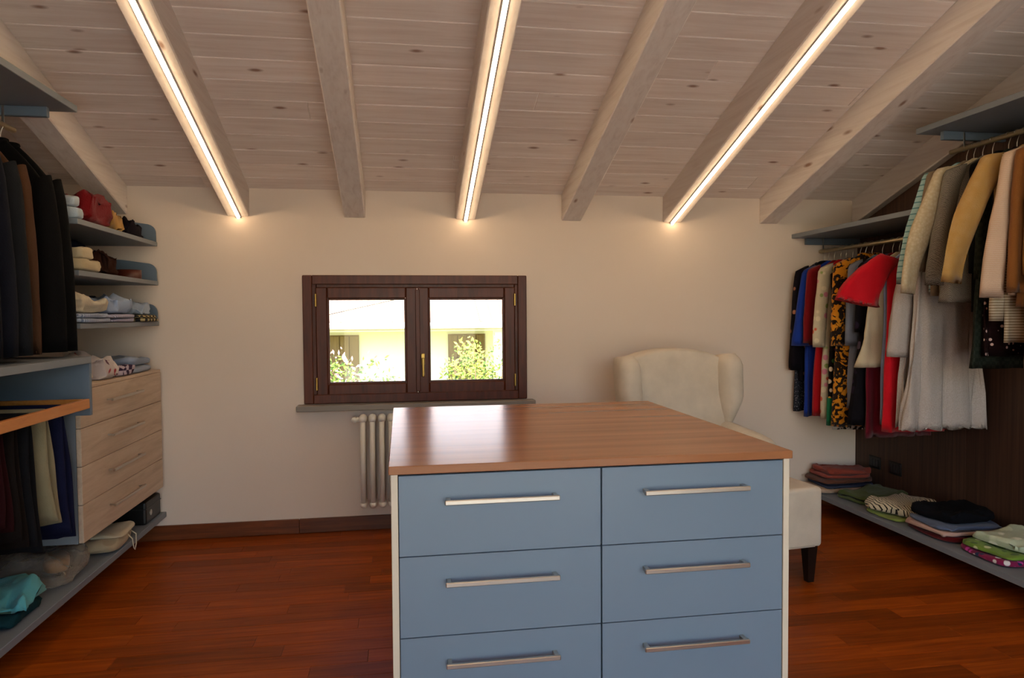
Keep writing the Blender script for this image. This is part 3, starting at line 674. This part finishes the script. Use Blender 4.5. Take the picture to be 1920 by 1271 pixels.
_, z = folded('folded_blouse', 'pale green and white folded top above the leaf green one', 2.84, 2.83, z, .30, .28, .035, cloth('c14', 'c0cbb0', None, 'floral', 14, cols=['dfe2d2', 'c0cbb0', '9fb08a']), .1, 1, .012, group=GR)
# left wall shelves
LX = -1.56; S1, S2, S3, S4 = 1.7305, 1.5085, 1.2785, 1.0065
GS = 'clothes on the wall shelves'
folded('folded_shirt', 'white and blue shirt beside the black jacket on the topmost wall shelf', LX+.03, 3.335, S1, .30, .085, .11, cloth('s1', 'b9c6d2'), 0, 2, .006, group=GS)
folded('folded_sweater', 'dark red knitted sweater heaped on the topmost wall shelf', LX+.03, 3.545, S1, .33, .33, .13, cloth('s2', '7a0c13', bump=.6), .05, 1, .026, group=GS, sc=9)
folded('folded_scarf', 'golden tan scarf beside the dark red sweater', LX+.04, 3.80, S1, .28, .18, .085, cloth('s3', 'b58a4e'), -.05, 1, .026, group=GS, sc=11)
folded('folded_sweater', 'dark plum sweater slumped at the end of the topmost wall shelf', LX+.03, 4.03, S1, .32, .26, .065, cloth('s4', '140c17'), .1, 1, .026, group=GS, sc=10)
folded('folded_sweater', 'navy folded sweater at the back of the middle wall shelf', LX-.10, 3.87, S2, .15, .22, .165, cloth('s5', '1c2540'), 0, 2, .014, group=GS)
folded('rolled_blanket', 'upper cream rolled knit on the middle wall shelf', LX+.08, 3.38, S2+.052, .22, .14, .05, cloth('s6', 'cdbd9c'), .0, 1, .010, group=GS)
folded('rolled_blanket', 'lower cream rolled knit on the middle wall shelf', LX+.08, 3.42, S2, .22, .24, .055, cloth('s7', 'bfae8c'), .0, 1, .010, group=GS, flat=True)
folded('folded_sweater', 'dark brown folded sweater on the middle wall shelf', LX+.07, 3.68, S2, .24, .24, .085, cloth('s8', '33190f'), .05, 1, .026, group=GS, sc=10)
folded('folded_shirt', 'blue-grey folded shirt lying at the back of the middle wall shelf', LX-.08, 4.105, S2, .20, .20, .12, cloth('s9', '5f6b7c'), 0, 2, .010, group=GS)
belt = thing('coiled_belt', 'coiled brown leather belt with beige edge at the end of the middle wall shelf', 'belt', (LX+.105, 4.06, S2))
for k_, (rr, c) in enumerate(((.055, '4a1d12'), (.038, 'c49a72'), (.022, '5a2415'))):
    pts = [(LX+.105+rr*math.cos(a)*1.2, 4.06+rr*math.sin(a)) for a in [2*PI*i/24 for i in range(24)]]
    inn = [(LX+.105+(rr-.005)*math.cos(a)*1.2, 4.06+(rr-.005)*math.sin(a)) for a in [2*PI*i/24 for i in range(24)]]
    hgt = .05-.008*k_
    obj('coil', loft([[p+(S2,) for p in pts], [p+(S2+hgt,) for p in pts], [p+(S2+hgt,) for p in inn], [p+(S2,) for p in inn], [p+(S2,) for p in pts]], False, False), plain('leather%d' % k_, c, .4), belt, True)
folded('folded_shirt', 'dark navy folded shirt at the back of the lowest wall shelf', LX-.155, 3.98, S3, .15, .46, .135, cloth('s10', '20283c'), 0, 2, .010, group=GS)
folded('folded_sweater', 'cream folded sweater lying on shirts on the lowest wall shelf', LX+.08, 3.44, S3+.045, .24, .30, .065, cloth('s11', 'd2c4aa'), 0, 1, .022, group=GS)
folded('folded_shirt', 'blue-grey striped folded shirt under the cream sweater', LX+.08, 3.44, S3, .25, .30, .043, cloth('s12', '7b86a2', 'aab2c4', 'stripe_y', 30), 0, 2, .006, group=GS, flat=True)
folded('folded_shirt', 'light blue folded shirt on top in the middle of the lowest wall shelf', LX+.08, 3.78, S3+.042, .24, .31, .075, cloth('s13', '9fb1cf'), .0, 1, .026, group=GS)
folded('folded_shirt', 'lilac striped folded shirt under the light blue one', LX+.08, 3.76, S3, .25, .30, .040, cloth('s14', '84809c', 'b8b4c8', 'stripe_y', 30), 0, 2, .006, group=GS, flat=True)
folded('folded_shirt', 'pale blue folded shirt on top at the end of the lowest wall shelf', LX+.08, 4.08, S3+.038, .24, .26, .045, cloth('s15', 'a8b8d0'), .0, 1, .022, group=GS)
folded('folded_shirt', 'dark checked folded shirt under the pale blue one at the shelf end', LX+.09, 4.08, S3, .25, .27, .037, cloth('s16', '2c2c30', 'a89a70', 'check', 40), 0, 2, .006, group=GS, flat=True)
GT = 'clothes on the drawer unit'
folded('folded_sweater', 'cream folded sweater on the drawer unit', LX+.04, 3.39, S4, .26, .20, .10, cloth('t1', 'd8c8b0'), 0, 1, .020, group=GT)
folded('folded_shirt', 'red and white printed shirt crumpled on the drawer unit', LX+.06, 3.61, S4, .26, .22, .095, cloth('t2', 'd2c6c4', None, 'floral', 16, cols=['9a1428', '9a1428', 'd2c6c4', '54243c']), .0, 1, .024, group=GT)
folded('folded_shirt', 'purple patterned shirt beside the red and white one on the drawer unit', LX+.09, 3.81, S4, .22, .17, .045, cloth('t3', '3c2a44', 'b8a8b4', 'check', 34), -.1, 1, .014, group=GT)
folded('folded_shirt', 'pale blue-grey shirt lying at the end of the drawer unit', LX+.05, 4.05, S4, .28, .30, .075, cloth('t4', '98a2b6'), 0, 2, .009, group=GT)
# floor shelf left
ZL = .1695
bx_ = thing('shoe_case', 'black case with round silver badge under the drawer unit by the wall', 'case', (-1.52, 4.13, ZL))
obj('body', bbox(-1.70, -1.385, 4.03, 4.27, ZL+.0002, ZL+.125, .012, 2), M_BLACK, bx_)
obj('lid_seam', bbox(-1.702, -1.383, 4.028, 4.272, ZL+.085, ZL+.089, .001), plain('case_seam', '1e1e20', .3), bx_)
g = loft([[(-1.3848+dx, 4.10+.016*math.cos(2*PI*i/20), ZL+.055+.016*math.sin(2*PI*i/20)) for i in range(20)] for dx in (-.001, .0035)])
obj('badge', g, M_STEEL, bx_)
single('white_card', bbox(-1.62, -1.50, 3.985, 4.0, ZL+.0002, ZL+.03, .002), plain('card', 'd8d4cc', .7), 'small white card leaning at the black case', 'card')
bagc = cloth('bag_cotton', 'b8a283')
tb = thing('drawstring_bag', 'beige cotton drawstring shoe bag hanging over the shelf edge', 'bag', (-1.45, 3.68, ZL))
obj('bag', blob(-1.485, 3.69, ZL+.0003, .115, .15, .032, .35, .55, .014, 8, 7, .1), bagc, tb, True)
obj('flap', blob(-1.44, 3.72, ZL+.060, .085, .12, .010, .3, .6, .008, 8, 9, .1), cloth('bag_flap', 'd0bfa2'), tb, True)
obj('drawstring', tube([(-1.385, 3.78, ZL+.06), (-1.352, 3.79, ZL+.03), (-1.35, 3.785, ZL-.02), (-1.352, 3.77, ZL-.045), (-1.35, 3.75, ZL-.03), (-1.352, 3.74, ZL+.02), (-1.385, 3.74, ZL+.055)], .0028, 6), cloth('string', 'd8ccb4'), tb, True)
single('leather_shoe', blob(-1.53, 3.36, ZL+.012, .05, .10, .035, .6, .7, .004, 8, 3, .4), plain('tan_leather', '9a6a3c', .45), 'tan leather shoe wrapped inside the clear plastic bag', 'shoe', None, True)
single('plastic_bag', blob(-1.56, 3.29, ZL+.0003, .16, .21, .055, .55, .6, .026, 7, 5, .15, 56, 17), M_FILM, 'clear plastic bag lying crumpled on the grey shelf under the trousers', 'bag', None, True)
_, z = folded('folded_towel', 'dark teal cloth folded under the turquoise one', -1.55, 2.86, ZL+.0003, .30, .30, .045, cloth('f1', '123840'), .1, 1, .016, flat=True)
folded('folded_towel', 'turquoise cloth lying crumpled on the grey floor shelf', -1.53, 2.90, z, .28, .30, .045, cloth('f2', '5fb4c0'), .2, 1, .024)

# ------------------------------------------------------------------ outside the window
M_RENDER = plain('house_render', 'eee8dc', .9); M_ROOF = plain('roof_tiles', 'c9a48c', .9); M_SHUT = wood('shutter_wood', [(.3, '6a5238'), (.6, '80664a'), (.8, '927858')], (40, 40, 3), 1, .7, .1)
M_WHITE = plain('white_paint', 'f0ece4', .7)
gm = NT('garden_grass', .95, .1); co = gm.coord(); gm.col(gm.mix(gm.noise(co, 4, 5), '6f7c3a', '8a9450')); 
single('garden_ground', box(-30, 34, Y1+.3, 60, -2.3, -2.0), gm.m, 'green garden ground between the two houses outside', 'ground')['kind'] = 'structure'
hs = thing('neighbour_house', 'pale house with tiled roof seen through the window', 'house', (0, 13, -2))
HY = 12.2
obj('wall', box(-7, 9, HY, HY+6, -2, 1.12), M_RENDER, hs)
EY = 11.2; EZ = 1.085; RS = .42
roof = obj('roof', prism([(EY, EZ), (HY+3, EZ+RS*(HY+3-EY)), (HY+7, EZ), (HY+7, EZ+.12), (HY+3, EZ+.14+RS*(HY+3-EY)), (EY, EZ+.12)], 'x', -7.8, 9.8), M_ROOF, hs)
nrm = RS
gs = []
for i in range(88):
    x = -7.7+.2*i
    gs.append(tube([(x, EY-.02, EZ+.125), (x, HY+2.9, EZ+.125+RS*(HY+2.92-EY))], .05, 8))
r = obj('tile_row', join(*gs), M_ROOF, roof, True); r['kind'] = 'stuff'
obj('gutter', tube([(-7.8, EY-.07, EZ+.06), (9.8, EY-.07, EZ+.06)], .055, 10), M_WHITE, hs, True)
obj('soffit', box(-7.5, 9.5, EY+.02, HY-.001, EZ-.03, EZ-.002), M_RENDER, hs)
for (xa, xb, za, z_) in ((-2.0, -.72, -1.0, .98), (.80, 1.45, -.6, .98)):
    s = obj('shutter', box(xa, xb, HY-.03, HY-.001, za, z_), M_SHUT, hs)
    n = int((xb-xa)/.16)
    for i in range(n): obj('board', bbox(xa+(xb-xa)*i/n+.006, xa+(xb-xa)*(i+1)/n-.006, HY-.055, HY-.031, za+.02, z_-.02, .004), M_SHUT, s)
obj('pillar', bbox(1.50, 1.66, EY+.15, EY+.31, -2, EZ-.031, .01), M_WHITE, hs)
aw = thing('awning', 'white scalloped awning beside the pillar of the house outside', 'awning', (2.3, EY, .8))
obj('canopy', prism([(EY-.25, .93), (HY-.06, 1.04), (HY-.06, 1.05), (EY-.25, .945)], 'x', 1.72, 3.6), cloth('awning_cloth', 'd8d0b8'), aw)
pts = [(1.72, .945)]+[(1.72+i*.02, .82-.03*abs(math.sin(PI*i*.02/.16))) for i in range(95)]+[(3.6, .945)]
obj('valance', prism(pts, 'y', EY-.262, EY-.252), cloth('valance_cloth', '8d8768', 'e8e2cc', 'stripe_x', 5), aw)
single('verge_line', tube([(-9, 9.5, .4), (-1.1*9.5/11, 9.5, 1.3+.027*9.5/11), (-.14*9.5/11, 9.5, 1.3+.244*9.5/11), (5, 9.5, 2.6)], .006, 6), M_BLACK, 'thin slanting line added for the verge of the neighbouring roof', 'verge_line')  # thin tube added to stand in for the slanting roof verge
def bush(name, label, cx, cy, z0, ztop, rx, ry, cols, n, seed):
    rnd = RandomGen(seed); t = thing(name, label, 'bush', (cx, cy, z0), 'bushes in the garden')
    h = ztop-z0; stems = []
    for i in range(9):
        a = rnd.uniform(0, 2*PI); q = rnd.uniform(.2, .8)
        stems.append(tube([(cx+.1*math.cos(a), cy+.1*math.sin(a), z0), (cx+rx*q*.5*math.cos(a), cy+ry*q*.5*math.sin(a), z0+h*.5), (cx+rx*q*math.cos(a), cy+ry*q*math.sin(a), z0+h*.9)], [.03, .018, .006], 6))
    obj('stems', join(*stems), plain('bark', '5a4a38', .9), t, True)
    for c, (nm, colr, part) in enumerate(cols):
        V, Fc = [], []
        for i in range(int(n*part)):
            a = rnd.uniform(0, 2*PI); b = math.acos(rnd.uniform(-.9, 1)); q = rnd.uniform(.6, 1.0)
            bump = 1+.22*math.sin(3*a+seed)*math.sin(2*b)
            p = Vector((cx+rx*q*bump*math.sin(b)*math.cos(a), cy+ry*q*bump*math.sin(b)*math.sin(a), z0+h*.5+h*.5*q*bump*math.cos(b)))
            if nm == 'blossom': p += (p-Vector((cx, cy, z0+h*.5)))*.05
            d1 = Vector((rnd.gauss(0, 1), rnd.gauss(0, 1), rnd.gauss(0, 1))).normalized(); d2 = d1.orthogonal().normalized(); l = rnd.uniform(.02, .042)
            k0 = len(V); V += [p-d1*l, p+d2*l*.45, p+d1*l, p-d2*l*.45]; Fc.append((k0, k0+1, k0+2, k0+3))
        f = obj('foliage' if nm == 'leaf' else nm, (V, Fc), colr, t); f['kind'] = 'stuff'
LG = cloth('leaf_green', '6c8a34', rough=.6); YG = cloth('leaf_yellow_green', 'a9b048', rough=.6); PK = cloth('blossom_pink', 'd8a8a0', rough=.7); DG = cloth('leaf_mid', '58762c', rough=.6)
bush('flowering_bush', 'green bush with pinkish blossom outside by the brown shutter', -.62, 8.6, -2.0, .78, .75, .6, [('leaf', LG, .7), ('blossom', PK, .3)], 9000, 1)
bush('garden_bush', 'tall yellow-green bush outside by the pillar', .95, 8.6, -2.0, .98, .75, .6, [('leaf', YG, .75), ('leaf', DG, .25)], 11000, 2)
